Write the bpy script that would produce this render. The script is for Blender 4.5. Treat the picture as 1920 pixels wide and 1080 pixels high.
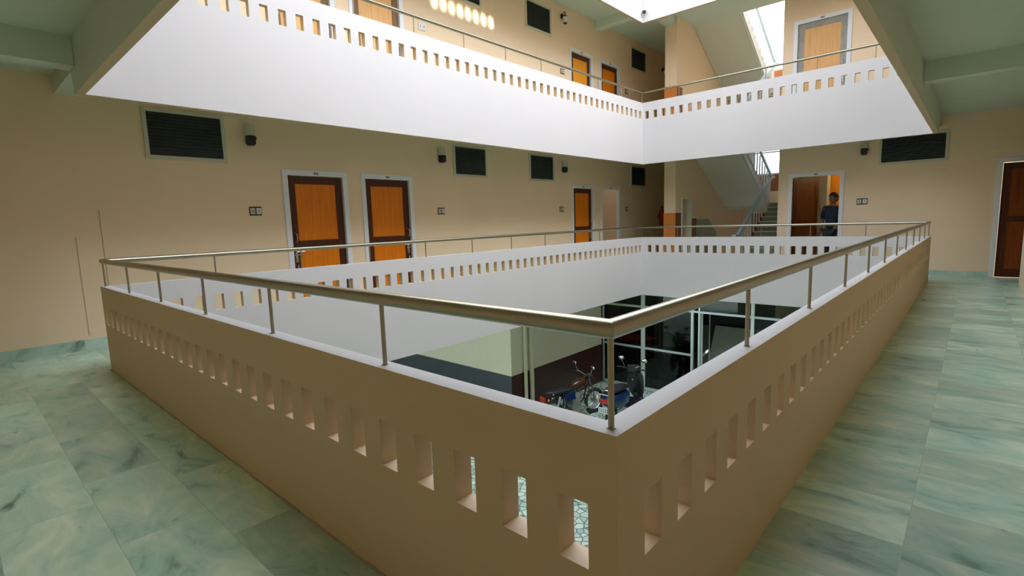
import bpy, bmesh, math, random
from mathutils import Vector, Matrix
from math import sin, cos, pi, radians
random.seed(4)
for o in list(bpy.data.objects): bpy.data.objects.remove(o)
SC = bpy.context.scene
COL = SC.collection
K = 0.82                      # metres per layout unit; every layout number below is in units

# ------------------------------------------------------------------ camera
CAM = Vector((-1.18733, -0.70279, 1.6))
YAW, PITCH, ROLL, FPX = 0.735846, -0.1293796, -0.0319856, 960.80
fw = Vector((cos(YAW)*cos(PITCH), sin(YAW)*cos(PITCH), sin(PITCH)))
rt0 = Vector((sin(YAW), -cos(YAW), 0)); up0 = rt0.cross(fw)
rt = cos(ROLL)*rt0 + sin(ROLL)*up0; up = -sin(ROLL)*rt0 + cos(ROLL)*up0
cd = bpy.data.cameras.new('camera'); co = bpy.data.objects.new('camera', cd); COL.objects.link(co)
cd.sensor_width = 36; cd.lens = FPX/1920*36; cd.clip_start = .02
mw = Matrix(((rt.x, up.x, -fw.x), (rt.y, up.y, -fw.y), (rt.z, up.z, -fw.z))).to_4x4()
mw.translation = CAM*K
co.matrix_world = mw
SC.camera = co

# ------------------------------------------------------------------ sky, sun, exposure
w = bpy.data.worlds.new('sky'); SC.world = w; w.use_nodes = True
bg = w.node_tree.nodes['Background']
# hazy overcast sky with a brighter patch added to lift the left wall
nt = w.node_tree; L_ = nt.links.new
bg.inputs[1].default_value = 1.8
_tc = nt.nodes.new('ShaderNodeTexCoord'); _vm = nt.nodes.new('ShaderNodeVectorMath'); _vm.operation = 'DOT_PRODUCT'
_vm.inputs[1].default_value = Vector((-.14, -.66, .74)).normalized(); L_(_tc.outputs['Generated'], _vm.inputs[0])
_mr = nt.nodes.new('ShaderNodeMapRange'); _mr.interpolation_type = 'SMOOTHSTEP'; _mr.inputs['From Min'].default_value = .84; _mr.inputs['From Max'].default_value = .99
L_(_vm.outputs['Value'], _mr.inputs['Value'])
_mx = nt.nodes.new('ShaderNodeMix'); _mx.data_type = 'RGBA'; _mx.inputs['A'].default_value = (.80, .90, 1.06, 1); _mx.inputs['B'].default_value = (2.75, 2.9, 3.2, 1)
L_(_mr.outputs[0], _mx.inputs['Factor']); L_(_mx.outputs['Result'], bg.inputs[0])
sd = bpy.data.lights.new('sun', 'SUN'); sd.energy = 9; sd.angle = radians(1.2); sd.color = (1, .93, .8)
so = bpy.data.objects.new('sun', sd); COL.objects.link(so)
SUNDIR = Vector((.10, 1, -.245)).normalized()
so.rotation_euler = SUNDIR.to_track_quat('-Z', 'Y').to_euler(); so.location = (5, -8, 14)
SC.view_settings.view_transform = 'Standard'; SC.view_settings.look = 'None'
SC.view_settings.gamma = 1; SC.view_settings.use_curve_mapping = False
SC.view_settings.exposure = 1.14
SC.cycles.max_bounces = 10; SC.cycles.diffuse_bounces = 7

# ------------------------------------------------------------------ materials
def mat(name, col, rough=.6, metal=0, var=.0, scale=4, bump=0, emit=None, spec=.5):
    m = bpy.data.materials.new(name); m.use_nodes = True
    nt = m.node_tree; b = nt.nodes['Principled BSDF']
    b.inputs['Base Color'].default_value = (*col, 1); b.inputs['Roughness'].default_value = rough
    b.inputs['Metallic'].default_value = metal; b.inputs['Specular IOR Level'].default_value = spec
    if var or bump:
        tc = nt.nodes.new('ShaderNodeTexCoord'); n = nt.nodes.new('ShaderNodeTexNoise')
        n.inputs['Scale'].default_value = scale; n.inputs['Detail'].default_value = 5
        nt.links.new(tc.outputs['Object'], n.inputs['Vector'])
        if var:
            r = nt.nodes.new('ShaderNodeMapRange'); r.inputs['To Min'].default_value = 1-var; r.inputs['To Max'].default_value = 1+var
            nt.links.new(n.outputs['Fac'], r.inputs['Value'])
            mx = nt.nodes.new('ShaderNodeVectorMath'); mx.operation = 'SCALE'; mx.inputs[0].default_value = col
            nt.links.new(r.outputs[0], mx.inputs['Scale']); nt.links.new(mx.outputs[0], b.inputs['Base Color'])
        if bump:
            bp = nt.nodes.new('ShaderNodeBump'); bp.inputs['Strength'].default_value = bump; bp.inputs['Distance'].default_value = .01
            nt.links.new(n.outputs['Fac'], bp.inputs['Height']); nt.links.new(bp.outputs[0], b.inputs['Normal'])
    if emit:
        b.inputs['Emission Color'].default_value = (*col, 1); b.inputs['Emission Strength'].default_value = emit
    return m

def wood(name, col, dark, scale=3):
    m = mat(name, col, .45, spec=.25); nt = m.node_tree; b = nt.nodes['Principled BSDF']
    tc = nt.nodes.new('ShaderNodeTexCoord'); mp = nt.nodes.new('ShaderNodeMapping'); mp.inputs['Scale'].default_value = (14, 14, .9)
    n = nt.nodes.new('ShaderNodeTexNoise'); n.inputs['Scale'].default_value = scale; n.inputs['Detail'].default_value = 6
    cr = nt.nodes.new('ShaderNodeValToRGB'); cr.color_ramp.elements[0].position = .3; cr.color_ramp.elements[1].position = .7
    cr.color_ramp.elements[0].color = (*dark, 1); cr.color_ramp.elements[1].color = (*col, 1)
    L = nt.links.new; L(tc.outputs['Object'], mp.inputs[0]); L(mp.outputs[0], n.inputs['Vector']); L(n.outputs['Fac'], cr.inputs[0]); L(cr.outputs[0], b.inputs['Base Color'])
    return m

def marble(name, c1, c2, bw=None, bh=None, offset=0, shift=(0, 0), swap=False, rough=.3, joint=(.33, .40, .32), dark=(.13, .19, .15), vs=2.6):
    m = mat(name, c1, rough); nt = m.node_tree; b = nt.nodes['Principled BSDF']; L = nt.links.new
    tc = nt.nodes.new('ShaderNodeTexCoord')
    geo = nt.nodes.new('ShaderNodeNewGeometry')
    mp = nt.nodes.new('ShaderNodeMapping'); mp.inputs['Location'].default_value = (shift[0], shift[1], 0)
    if swap: mp.inputs['Rotation'].default_value = (0, 0, pi/2)
    L(geo.outputs['Position'], mp.inputs[0])
    br = nt.nodes.new('ShaderNodeTexBrick'); br.offset = offset; br.offset_frequency = 2
    br.inputs['Color1'].default_value = (0, 0, 0, 1); br.inputs['Color2'].default_value = (1, 1, 1, 1); br.inputs['Mortar'].default_value = (.5, .5, .5, 1)
    br.inputs['Scale'].default_value = 1; br.inputs['Mortar Size'].default_value = .0014; br.inputs['Mortar Smooth'].default_value = .4
    br.inputs['Brick Width'].default_value = bw or 3; br.inputs['Row Height'].default_value = bh or 3; br.inputs['Bias'].default_value = 0
    L(mp.outputs[0], br.inputs['Vector'])
    # stretched clouds, moved about per slab
    vm = nt.nodes.new('ShaderNodeVectorMath'); vm.operation = 'SCALE'; vm.inputs['Scale'].default_value = 9
    L(br.outputs['Color'], vm.inputs[0])
    ad = nt.nodes.new('ShaderNodeVectorMath'); L(mp.outputs[0], ad.inputs[0]); L(vm.outputs[0], ad.inputs[1])
    m2 = nt.nodes.new('ShaderNodeMapping'); m2.inputs['Scale'].default_value = (1.0, 2.0, 1)
    L(ad.outputs[0], m2.inputs[0])
    n = nt.nodes.new('ShaderNodeTexNoise'); n.inputs['Scale'].default_value = vs; n.inputs['Detail'].default_value = 8; n.inputs['Roughness'].default_value = .62; n.inputs['Distortion'].default_value = .8
    L(m2.outputs[0], n.inputs['Vector'])
    cr = nt.nodes.new('ShaderNodeValToRGB'); e = cr.color_ramp.elements
    e[0].position = .26; e[0].color = (*dark, 1); e[1].position = .70; e[1].color = (*c1, 1)
    x = e.new(.40); x.color = (*c2, 1); x = e.new(.56); x.color = (*[a*.5+c*.5 for a, c in zip(c1, c2)], 1)
    L(n.outputs['Fac'], cr.inputs[0])
    # per-slab tint
    mr = nt.nodes.new('ShaderNodeMapRange'); mr.inputs['To Min'].default_value = .78; mr.inputs['To Max'].default_value = 1.12
    L(br.outputs['Color'], mr.inputs['Value'])
    sc = nt.nodes.new('ShaderNodeVectorMath'); sc.operation = 'SCALE'; L(cr.outputs[0], sc.inputs[0]); L(mr.outputs[0], sc.inputs['Scale'])
    mx = nt.nodes.new('ShaderNodeMix'); mx.data_type = 'RGBA'
    if bw: L(br.outputs['Fac'], mx.inputs['Factor'])
    else: mx.inputs['Factor'].default_value = 0
    L(sc.outputs[0], mx.inputs['A']); mx.inputs['B'].default_value = (*joint, 1)
    L(mx.outputs['Result'], b.inputs['Base Color'])
    n3 = nt.nodes.new('ShaderNodeTexNoise'); n3.inputs['Scale'].default_value = 3.5; n3.inputs['Detail'].default_value = 4
    L(geo.outputs['Position'], n3.inputs['Vector'])
    m3 = nt.nodes.new('ShaderNodeMapRange'); m3.inputs['To Min'].default_value = rough-.1; m3.inputs['To Max'].default_value = rough+.15
    L(n3.outputs['Fac'], m3.inputs['Value']); L(m3.outputs[0], b.inputs['Roughness'])
    return m

def crazy(name):
    m = mat(name, (.5, .6, .5), .45); nt = m.node_tree; b = nt.nodes['Principled BSDF']; L = nt.links.new
    geo = nt.nodes.new('ShaderNodeNewGeometry')
    v = nt.nodes.new('ShaderNodeTexVoronoi'); v.feature = 'DISTANCE_TO_EDGE'; v.inputs['Scale'].default_value = 8
    v2 = nt.nodes.new('ShaderNodeTexVoronoi'); v2.inputs['Scale'].default_value = 8
    L(geo.outputs['Position'], v.inputs['Vector']); L(geo.outputs['Position'], v2.inputs['Vector'])
    g = nt.nodes.new('ShaderNodeMath'); g.operation = 'GREATER_THAN'; g.inputs[1].default_value = .06; L(v.outputs['Distance'], g.inputs[0])
    hs = nt.nodes.new('ShaderNodeSeparateColor'); L(v2.outputs['Color'], hs.inputs[0])
    cr = nt.nodes.new('ShaderNodeValToRGB'); cr.color_ramp.elements[0].color = (.40, .55, .46, 1); cr.color_ramp.elements[1].color = (.72, .80, .66, 1); L(hs.outputs[0], cr.inputs[0])
    mx = nt.nodes.new('ShaderNodeMix'); mx.data_type = 'RGBA'; L(g.outputs[0], mx.inputs['Factor']); mx.inputs['A'].default_value = (.12, .20, .17, 1); L(cr.outputs[0], mx.inputs['B'])
    L(mx.outputs['Result'], b.inputs['Base Color'])
    return m

PARA = mat('parapet_white_paint', (.585, .555, .535), .55, var=.03, scale=1.3, bump=.05)
OUTER = mat('parapet_tan', (.57, .42, .245), .6, var=.05, scale=1.1, bump=.05)  # tan for the walk side and slot reveals, darker than the walls
WALL = mat('wall_paint', (.83, .64, .44), .6, var=.05, scale=1.1, bump=.06)
CEIL = mat('ceiling_paint', (.60, .68, .58), .7, var=.04, scale=1.5)
CREAM = mat('cream_paint', (.78, .72, .55), .6, var=.04)
DADO_SLATE = mat('slate_dado_paint', (.055, .065, .08), .35, var=.15)
DADO_MAROON = mat('maroon_dado_paint', (.06, .018, .012), .4, var=.15)
ORANGE_TILE = mat('orange_tile', (.62, .20, .035), .25, var=.08)
ORANGE_D = mat('dark_orange_tile', (.34, .12, .025), .3, var=.1)
BROWN_TILE = mat('red_brown_tile', (.20, .06, .03), .3, var=.1)
MARB_L = marble('marble_slabs_side', (.68, .76, .56), (.36, .56, .41), bw=1.0*K, bh=.42*K, offset=.37, shift=(0.1, -.074), swap=True)
MARB_R = marble('marble_slabs_walk', (.66, .75, .57), (.33, .53, .42), bw=.62*K, bh=.46*K, offset=0, shift=(.066, .1), swap=True)
SKIRT = marble('marble_skirting', (.62, .72, .62), (.42, .58, .50), rough=.3)
CRAZY = crazy('crazy_marble_paving')
WHITE = mat('white_gloss_paint', (.74, .76, .80), .35, var=.02)
STEEL = mat('brushed_steel', (.36, .32, .23), .3, metal=1)
CHROME = mat('chrome', (.62, .62, .58), .22, metal=1)
ALU = mat('aluminium', (.62, .72, .66), .35, metal=.35)
DWOOD = wood('dark_brown_wood', (.105, .028, .008), (.05, .014, .005))
OWOOD = wood('orange_veneer', (.80, .23, .008), (.66, .16, .004))
DWOOD2 = wood('dusty_brown_wood', (.26, .15, .07), (.17, .09, .04))
OWOOD2 = wood('pale_veneer', (.80, .48, .20), (.70, .36, .13))
GWOOD = mat('grey_worn_laminate', (.30, .29, .25), .5, var=.4, scale=6)
LOUV = mat('dark_green_louver', (.045, .07, .058), .45)
VFRAME = mat('pale_green_frame', (.58, .56, .42), .5)
BLACK = mat('black_plastic', (.012, .012, .013), .4)
RUBBER = mat('tyre_rubber', (.02, .02, .02), .8)
PLATEW = mat('number_plate_white', (.75, .76, .74), .4)
REDP = mat('red_paint', (.45, .02, .015), .35)
PLATER = mat('dark_red_plate', (.12, .01, .012), .4)
SWF = mat('brown_switch_frame', (.05, .025, .015), .4)
SWW = mat('white_switch', (.72, .72, .66), .4)
BLUEW = mat('pale_blue_paint', (.45, .62, .72), .45, var=.04)
DBLUE = mat('scooter_blue', (.006, .022, .08), .2)
DGREY = mat('dark_grey_paint', (.022, .028, .026), .25)
SEATM = mat('black_seat_vinyl', (.012, .013, .016), .55)
NAVY = mat('navy_cloth', (.012, .022, .05), .85)
SKIN = mat('skin', (.22, .11, .065), .55)
HAIR = mat('black_hair', (.008, .007, .007), .6)
TREAD = mat('stair_marble', (.62, .66, .54), .35, var=.1)
STRING = mat('stringer_paint', (.62, .68, .72), .5)
GREENP = mat('green_painted', (.10, .22, .08), .6)
GREYB = mat('grey_green_board', (.42, .46, .40), .45, var=.2)
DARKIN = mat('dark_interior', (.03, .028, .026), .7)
BULB = mat('lamp_glass', (.75, .72, .62), .3)
CEMENT = mat('cement_dust', (.40, .35, .27), .9, var=.2)
def glass(name, tint=(.8, .92, .88)):
    m = bpy.data.materials.new(name); m.use_nodes = True; nt = m.node_tree; nt.nodes.clear()
    o = nt.nodes.new('ShaderNodeOutputMaterial'); t = nt.nodes.new('ShaderNodeBsdfTransparent'); g = nt.nodes.new('ShaderNodeBsdfGlossy'); mx = nt.nodes.new('ShaderNodeMixShader')
    f = nt.nodes.new('ShaderNodeFresnel'); f.inputs[0].default_value = 1.45
    t.inputs[0].default_value = (*tint, 1); g.inputs['Roughness'].default_value = .02
    nt.links.new(f.outputs[0], mx.inputs[0]); nt.links.new(t.outputs[0], mx.inputs[1]); nt.links.new(g.outputs[0], mx.inputs[2]); nt.links.new(mx.outputs[0], o.inputs[0])
    return m
GLASS = glass('clear_glass'); GLASS_D = glass('tinted_glass', (.45, .52, .48))
FROST = glass('pale_glass', (.95, .97, .98))

# ------------------------------------------------------------------ mesh helpers
def prim(kind, **k):
    bm = bmesh.new(); getattr(bmesh.ops, kind)(bm, **k); bm.verts.ensure_lookup_table()
    V = [v.co.copy() for v in bm.verts]; F = [[v.index for v in f.verts] for f in bm.faces]; bm.free(); return V, F
_box = prim('create_cube', size=1)
_sph = prim('create_uvsphere', u_segments=16, v_segments=10, radius=1)

class MB:
    def __init__(s): s.v = []; s.f = []
    def add(s, V, F, M=None):
        n = len(s.v); s.v += [(M @ v if M else Vector(v)) for v in V]; s.f += [[i+n for i in f] for f in F]; return s
    def box(s, x0, x1, y0, y1, z0, z1):
        M = Matrix.Translation(((x0+x1)/2, (y0+y1)/2, (z0+z1)/2)) @ Matrix.Diagonal((abs(x1-x0), abs(y1-y0), abs(z1-z0), 1))
        return s.add(*_box, M)
    def rbox(s, c, size, rot=(0, 0, 0)):
        from mathutils import Euler
        M = Matrix.Translation(c) @ Euler(rot).to_matrix().to_4x4() @ Matrix.Diagonal((*size, 1)); return s.add(*_box, M)
    def ball(s, c, r, rot=(0, 0, 0)):
        from mathutils import Euler
        if not hasattr(r, '__len__'): r = (r, r, r)
        return s.add(*_sph, Matrix.Translation(c) @ Euler(rot).to_matrix().to_4x4() @ Matrix.Diagonal((*r, 1)))
    def tube(s, pts, r, seg=10, closed=False, rs=None, cap=True):
        pts = [Vector(p) for p in pts]; n = len(pts); base = len(s.v); prev = None
        for i, p in enumerate(pts):
            if closed: a = (p-pts[i-1]).normalized(); b = (pts[(i+1) % n]-p).normalized()
            else:
                a = (p-pts[i-1]).normalized() if i else (pts[1]-p).normalized()
                b = (pts[i+1]-p).normalized() if i < n-1 else a
            t = (a+b).normalized()
            u = Vector((0, 0, 1)) if abs(t.z) < .9 else Vector((1, 0, 0))
            if prev is not None and not closed: u = prev
            e1 = (u - t*u.dot(t)).normalized(); e2 = t.cross(e1); prev = e1
            c = max(.35, a.dot(t)); rr = rs[i] if rs else r
            # mitre: stretch across the bend
            bend = (b-a); bd = bend.normalized() if bend.length > 1e-4 else None
            for k in range(seg):
                an = 2*pi*k/seg; d = e1*cos(an)*rr+e2*sin(an)*rr
                if bd is not None: d += bd*d.dot(bd)*(1/c-1)
                s.v.append(p+d)
        m = n if closed else n-1
        for i in range(m):
            for k in range(seg):
                a0 = base+i*seg+k; a1 = base+i*seg+(k+1) % seg; j = (i+1) % n
                s.f.append([a0, a1, base+j*seg+(k+1) % seg, base+j*seg+k])
        if not closed and cap:
            s.f.append([base+k for k in range(seg)][::-1]); s.f.append([base+(n-1)*seg+k for k in range(seg)])
        return s
    def torus(s, c, axis, R, r, a0=0, a1=2*pi, n=28, seg=8):
        axis = Vector(axis).normalized(); u = axis.orthogonal().normalized()
        if abs(axis.z) < .9: u = axis.cross(Vector((0, 0, 1))).normalized()
        v = axis.cross(u); c = Vector(c); full = abs(a1-a0-2*pi) < 1e-6
        pts = [c+(u*cos(a0+(a1-a0)*i/n)+v*sin(a0+(a1-a0)*i/n))*R for i in range(n if full else n+1)]
        return s.tube(pts, r, seg, closed=full)
    def disc(s, c, axis, R, h, n=24):
        c = Vector(c); a = Vector(axis).normalized()*h/2
        return s.tube([c-a, c+a], R, n)
    def prism(s, prof, axis, a, b):   # prof: list of 2D points; axis 'x','y','z'
        n = len(prof); base = len(s.v)
        for t in (a, b):
            for p in prof:
                s.v.append(Vector({'x': (t, p[0], p[1]), 'y': (p[0], t, p[1]), 'z': (p[0], p[1], t)}[axis]))
        s.f.append([base+i for i in range(n)]); s.f.append([base+n+i for i in range(n)][::-1])
        for i in range(n): s.f.append([base+i, base+(i+1) % n, base+n+(i+1) % n, base+n+i][::-1])
        return s
    def grid(s, axis, p0, p1, u0, u1, z0, z1, holes=(), zbreaks=()):
        # wall slab between planes p0,p1 of an axis ('x': plane x const, u=y; 'y': plane y const, u=x) with rectangular holes
        us = sorted({u0, u1, *[h[0] for h in holes], *[h[1] for h in holes]}); zs_ = sorted({z0, z1, *zbreaks, *[h[2] for h in holes], *[h[3] for h in holes]})
        us = [u for u in us if u0-1e-9 <= u <= u1+1e-9]; zs_ = [z for z in zs_ if z0-1e-9 <= z <= z1+1e-9]
        def P(p, u, z): return Vector((p, u, z)) if axis == 'x' else Vector((u, p, z))
        idx = {}
        def vi(p, u, z):
            k = (p, u, z)
            if k not in idx: idx[k] = len(s.v); s.v.append(P(p, u, z))
            return idx[k]
        def solid(i, j):
            if i < 0 or j < 0 or i >= len(us)-1 or j >= len(zs_)-1: return False
            cu = (us[i]+us[i+1])/2; cz = (zs_[j]+zs_[j+1])/2
            return not any(h[0] < cu < h[1] and h[2] < cz < h[3] for h in holes)
        for i in range(len(us)-1):
            for j in range(len(zs_)-1):
                if not solid(i, j): continue
                a, b, c, d = us[i], us[i+1], zs_[j], zs_[j+1]
                s.f.append([vi(p0, a, c), vi(p0, b, c), vi(p0, b, d), vi(p0, a, d)])
                s.f.append([vi(p1, a, c), vi(p1, a, d), vi(p1, b, d), vi(p1, b, c)])
                if not solid(i-1, j): s.f.append([vi(p0, a, c), vi(p0, a, d), vi(p1, a, d), vi(p1, a, c)])
                if not solid(i+1, j): s.f.append([vi(p0, b, c), vi(p1, b, c), vi(p1, b, d), vi(p0, b, d)])
                if not solid(i, j-1): s.f.append([vi(p0, a, c), vi(p1, a, c), vi(p1, b, c), vi(p0, b, c)])
                if not solid(i, j+1): s.f.append([vi(p0, a, d), vi(p0, b, d), vi(p1, b, d), vi(p1, a, d)])
        return s
    def build(s, name, m, parent=None, base=(0, 0, 0), k=K, smooth=False, bevel=0):
        base = Vector(base)
        me = bpy.data.meshes.new(name); me.from_pydata([(v-base)*k for v in s.v], [], s.f); me.validate()
        bm = bmesh.new(); bm.from_mesh(me); bmesh.ops.recalc_face_normals(bm, faces=bm.faces); bm.to_mesh(me); bm.free()
        o = bpy.data.objects.new(name, me); COL.objects.link(o); me.materials.append(m)
        if smooth:
            for p in me.polygons: p.use_smooth = True
            try: me.set_sharp_from_angle(angle=radians(40))
            except Exception: pass
        if bevel:
            b = o.modifiers.new('bevel', 'BEVEL'); b.width = bevel*k; b.segments = 2; b.limit_method = 'ANGLE'
        if parent: o.parent = parent
        else: o.location = base*k
        return o

def tag(o, label, cat=None, group=None, kind=None):
    o['label'] = label
    if cat: o['category'] = cat
    if group: o['group'] = group
    if kind: o['kind'] = kind
    return o
def empty(name, base, label, cat, group=None, kind=None, rz=0, k=K):
    o = bpy.data.objects.new(name, None); COL.objects.link(o); o.location = Vector(base)*k; o.rotation_euler = (0, 0, rz); o.empty_display_size = .1
    return tag(o, label, cat, group, kind)
def tree(o, parent=None):
    c = o.copy(); COL.objects.link(c)
    if parent: c.parent = parent
    for ch in [x for x in bpy.data.objects if x.parent == o]: tree(ch, c)
    return c

# ------------------------------------------------------------------ layout (units)
LX, LY, T = 13.068, 6.838, .085
YW, XW = 8.457, 14.638
XF = 20.9                         # far wall of the stair well
X0, Y0 = -1.85, -1.42             # walls behind and beside the camera
F = {-1: -3.9, 0: 0.0, 1: 3.9, 2: 7.86}
WT = 9.9                          # top of the outer walls, height set to block stray sun, left open above for skylight
H, DROP, RZ = 1.0, .75, 1.291
MT = T/2

# ---- floors, ceilings, beams
def ring(z0, z1, lobby=True):
    a, b = MB(), MB()
    a.box(X0, 0, Y0, YW, z0, z1)                       # side walk (near left)
    a.box(0, XW, LY, YW, z0, z1)                       # far left walk
    b.box(0, XW, Y0, 0, z0, z1).box(13.0, XW, -2.4, Y0, z0, z1)
    b.box(LX, XW, 0, LY, z0, z1)
    if lobby: b.box(XW, 15.9, 3.47, 6.48, z0, z1).box(XW, 18.5, 6.86, YW, z0, z1).box(XW, 16.6, 1.2, 3.4, z0, z1)
    return a, b
NAMES = {0: 'first', 1: 'second', 2: 'third'}
for lv in (0, 1, 2):
    a, b = ring(F[lv]-.04, F[lv])
    tag(a.build('floor', MARB_L), 'greenish white marble slab floor of the %s-storey walk along the left' % NAMES[lv], 'floor', kind='structure')
    tag(b.build('floor', MARB_R), 'greenish marble slab floor of the %s-storey walk along the right' % NAMES[lv], 'floor', kind='structure')
for lv in (0, 1, 2):
    z = F[lv]
    a, b = ring(z-.2, z-.04)
    a.v += b.v if False else []
    n = len(a.v); a.v += b.v; a.f += [[i+n for i in f] for f in b.f]
    zb = z-.435
    # beams along the edge of the opening, run on to the walls
    a.box(.045-.0, .33, LY+.01, YW, zb, z-.2); a.box(LX+.03, LX+.36, LY+.01, YW, zb, z-.2)
    a.box(LX+.01, XW, .045, .33, zb, z-.2); a.box(LX+.01, XW, LY-.29, LY-.0, zb, z-.2)
    a.box(X0, -.005, LY-.25, LY-.0, z-.5, z-.2)
    a.box(8.63, 8.88, Y0, -.005, z-.48, z-.2)
    a.box(-.33, -.045, Y0, -.05, zb, z-.2)
    tag(a.build('ceiling', CEIL), 'white painted slab soffit with beams above the %s walk' % ({0: 'ground-storey', 1: 'first-storey', 2: 'second-storey'}[lv]), 'ceiling', kind='structure')
gr = MB().box(-6, 13.3, -8, 16, F[-1]-.1, F[-1])
tag(gr.build('floor', CRAZY), 'crazy paved marble floor of the courtyard', 'floor', kind='structure')
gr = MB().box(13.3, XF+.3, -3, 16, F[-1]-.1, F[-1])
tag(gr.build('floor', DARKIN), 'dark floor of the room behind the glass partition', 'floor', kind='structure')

# ---- parapets with slots
SLZ = {0: (.555, .765), 1: (.54, .752), 2: (.54, .752)}
def slots(cs, lv, wd=.112):
    z0, z1 = SLZ[lv]; return [(c-wd/2, c+wd/2, F[lv]+z0, F[lv]+z1) for c in cs]
SIDES = {'near_left': 'nearest left side', 'near_right': 'nearest right side', 'far_left': 'far left side', 'far_right': 'far right side'}
for lv in (0, 1, 2):
    z0, z1 = F[lv]-DROP, F[lv]+H
    if lv == 0:
        nl = [.1535+.2415*k for k in range(28)]; nr = [.2215+.2385*k for k in range(54)]
        fl = [3.638+.2417*k for k in range(-14, 39)]; fr = [5.315-.2422*k for k in range(-5, 22)]
    else:
        nl = [.2+.2565*k for k in range(26)]; nr = [.25+.2542*k for k in range(51)]
        fl = [2.406+.2542*k for k in range(-8, 42)]; fr = [5.333-.257*k for k in range(-5, 21)]
    fl = [c for c in fl if .2 < c < LX-.15]; fr = [c for c in fr if .15 < c < LY-.15]
    for nm, ax, p0, p1, u0, u1, cs in (('near_left', 'x', 0, T, 0, LY, nl), ('near_right', 'y', 0, T, T, LX-T, nr),
                                       ('far_left', 'y', LY-T, LY, T, LX-T, fl), ('far_right', 'x', LX-T, LX, 0, LY, fr)):
        m = MB().grid(ax, p0, p1, u0, u1, z0, z1, slots(cs, lv), [F[lv]-.04])
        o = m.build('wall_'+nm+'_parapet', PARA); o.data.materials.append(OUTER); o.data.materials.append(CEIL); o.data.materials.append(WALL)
        # the walk side and the slot reveals are tan, the sills paler to paint in the daylight on them, the courtyard side and the cap white
        N = {'near_left': (-1, 0), 'near_right': (0, -1), 'far_left': (0, 1), 'far_right': (1, 0)}[nm]
        for pl in o.data.polygons:
            c = pl.center/K; n_ = pl.normal
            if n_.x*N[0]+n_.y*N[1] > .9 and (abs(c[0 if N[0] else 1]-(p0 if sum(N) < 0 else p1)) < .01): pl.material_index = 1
            if z0+.1 < c.z < z1-.1 and (abs(n_.z) > .9 or (abs(n_[1 if ax == 'x' else 0]) > .9)) and u0+.02 < c[1 if ax == 'x' else 0] < u1-.02: pl.material_index = 3 if n_.z > .9 else 1   # sills lightened for daylight, slot reveals tan
            if pl.material_index == 1 and c.z < F[lv]-.05: pl.material_index = 2                       # beam face under the walk
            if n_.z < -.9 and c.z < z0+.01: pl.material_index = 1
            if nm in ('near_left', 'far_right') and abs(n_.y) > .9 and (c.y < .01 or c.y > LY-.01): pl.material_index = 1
        tag(o, 'white and tan parapet with a row of small slots, %s-storey, %s of the opening' % (NAMES[lv], SIDES[nm]), 'parapet wall', kind='structure')
# dusty mortar line where the near parapets meet the floor
m = MB()
for i in range(60):
    y = i*LY/60; m.box(-.006-random.random()*.008, 0, y, y+LY/60, 0, .006+random.random()*.008)
tag(m.build('trim_1', CEMENT), 'thin cement bead at the foot of the nearest left parapet', 'trim', kind='structure')

# ---- handrails
def handrail(lv, zz):
    base = (0, 0, F[lv]+H)
    root = empty('handrail', base, 'brushed steel tube handrail on posts around the %s-storey parapet' % NAMES[lv], 'handrail')
    z = F[lv]+RZ
    pts = [(MT, MT, z), (LX-MT, MT, z), (LX-MT, LY-MT, z), (MT, LY-MT, z)]
    MB().tube(pts, .029, 16, closed=True).build('rail', STEEL, root, base, smooth=True)
    P = [(MT, MT+(LY-T)/6*i) for i in range(6)]+[(MT+(LX-T)/11*i, LY-MT) for i in range(11)]+[(LX-MT, LY-MT-(LY-T)/6*i) for i in range(6)]+[(LX-MT-(LX-T)/11*i, MT) for i in range(11)]
    proto = None
    for x, y in P:
        if proto is None:
            m = MB().tube([(0, 0, 0), (0, 0, RZ-H-.02)], .0095, 10).disc((0, 0, .002), (0, 0, 1), .0135, .004)
            proto = m.build('post', STEEL, root, (0, 0, 0), smooth=True); o = proto
        else:
            o = proto.copy(); COL.objects.link(o); o.parent = root
        o.location = Vector((x, y, 0))*K
for lv in (0, 1, 2): handrail(lv, 0)

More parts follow.
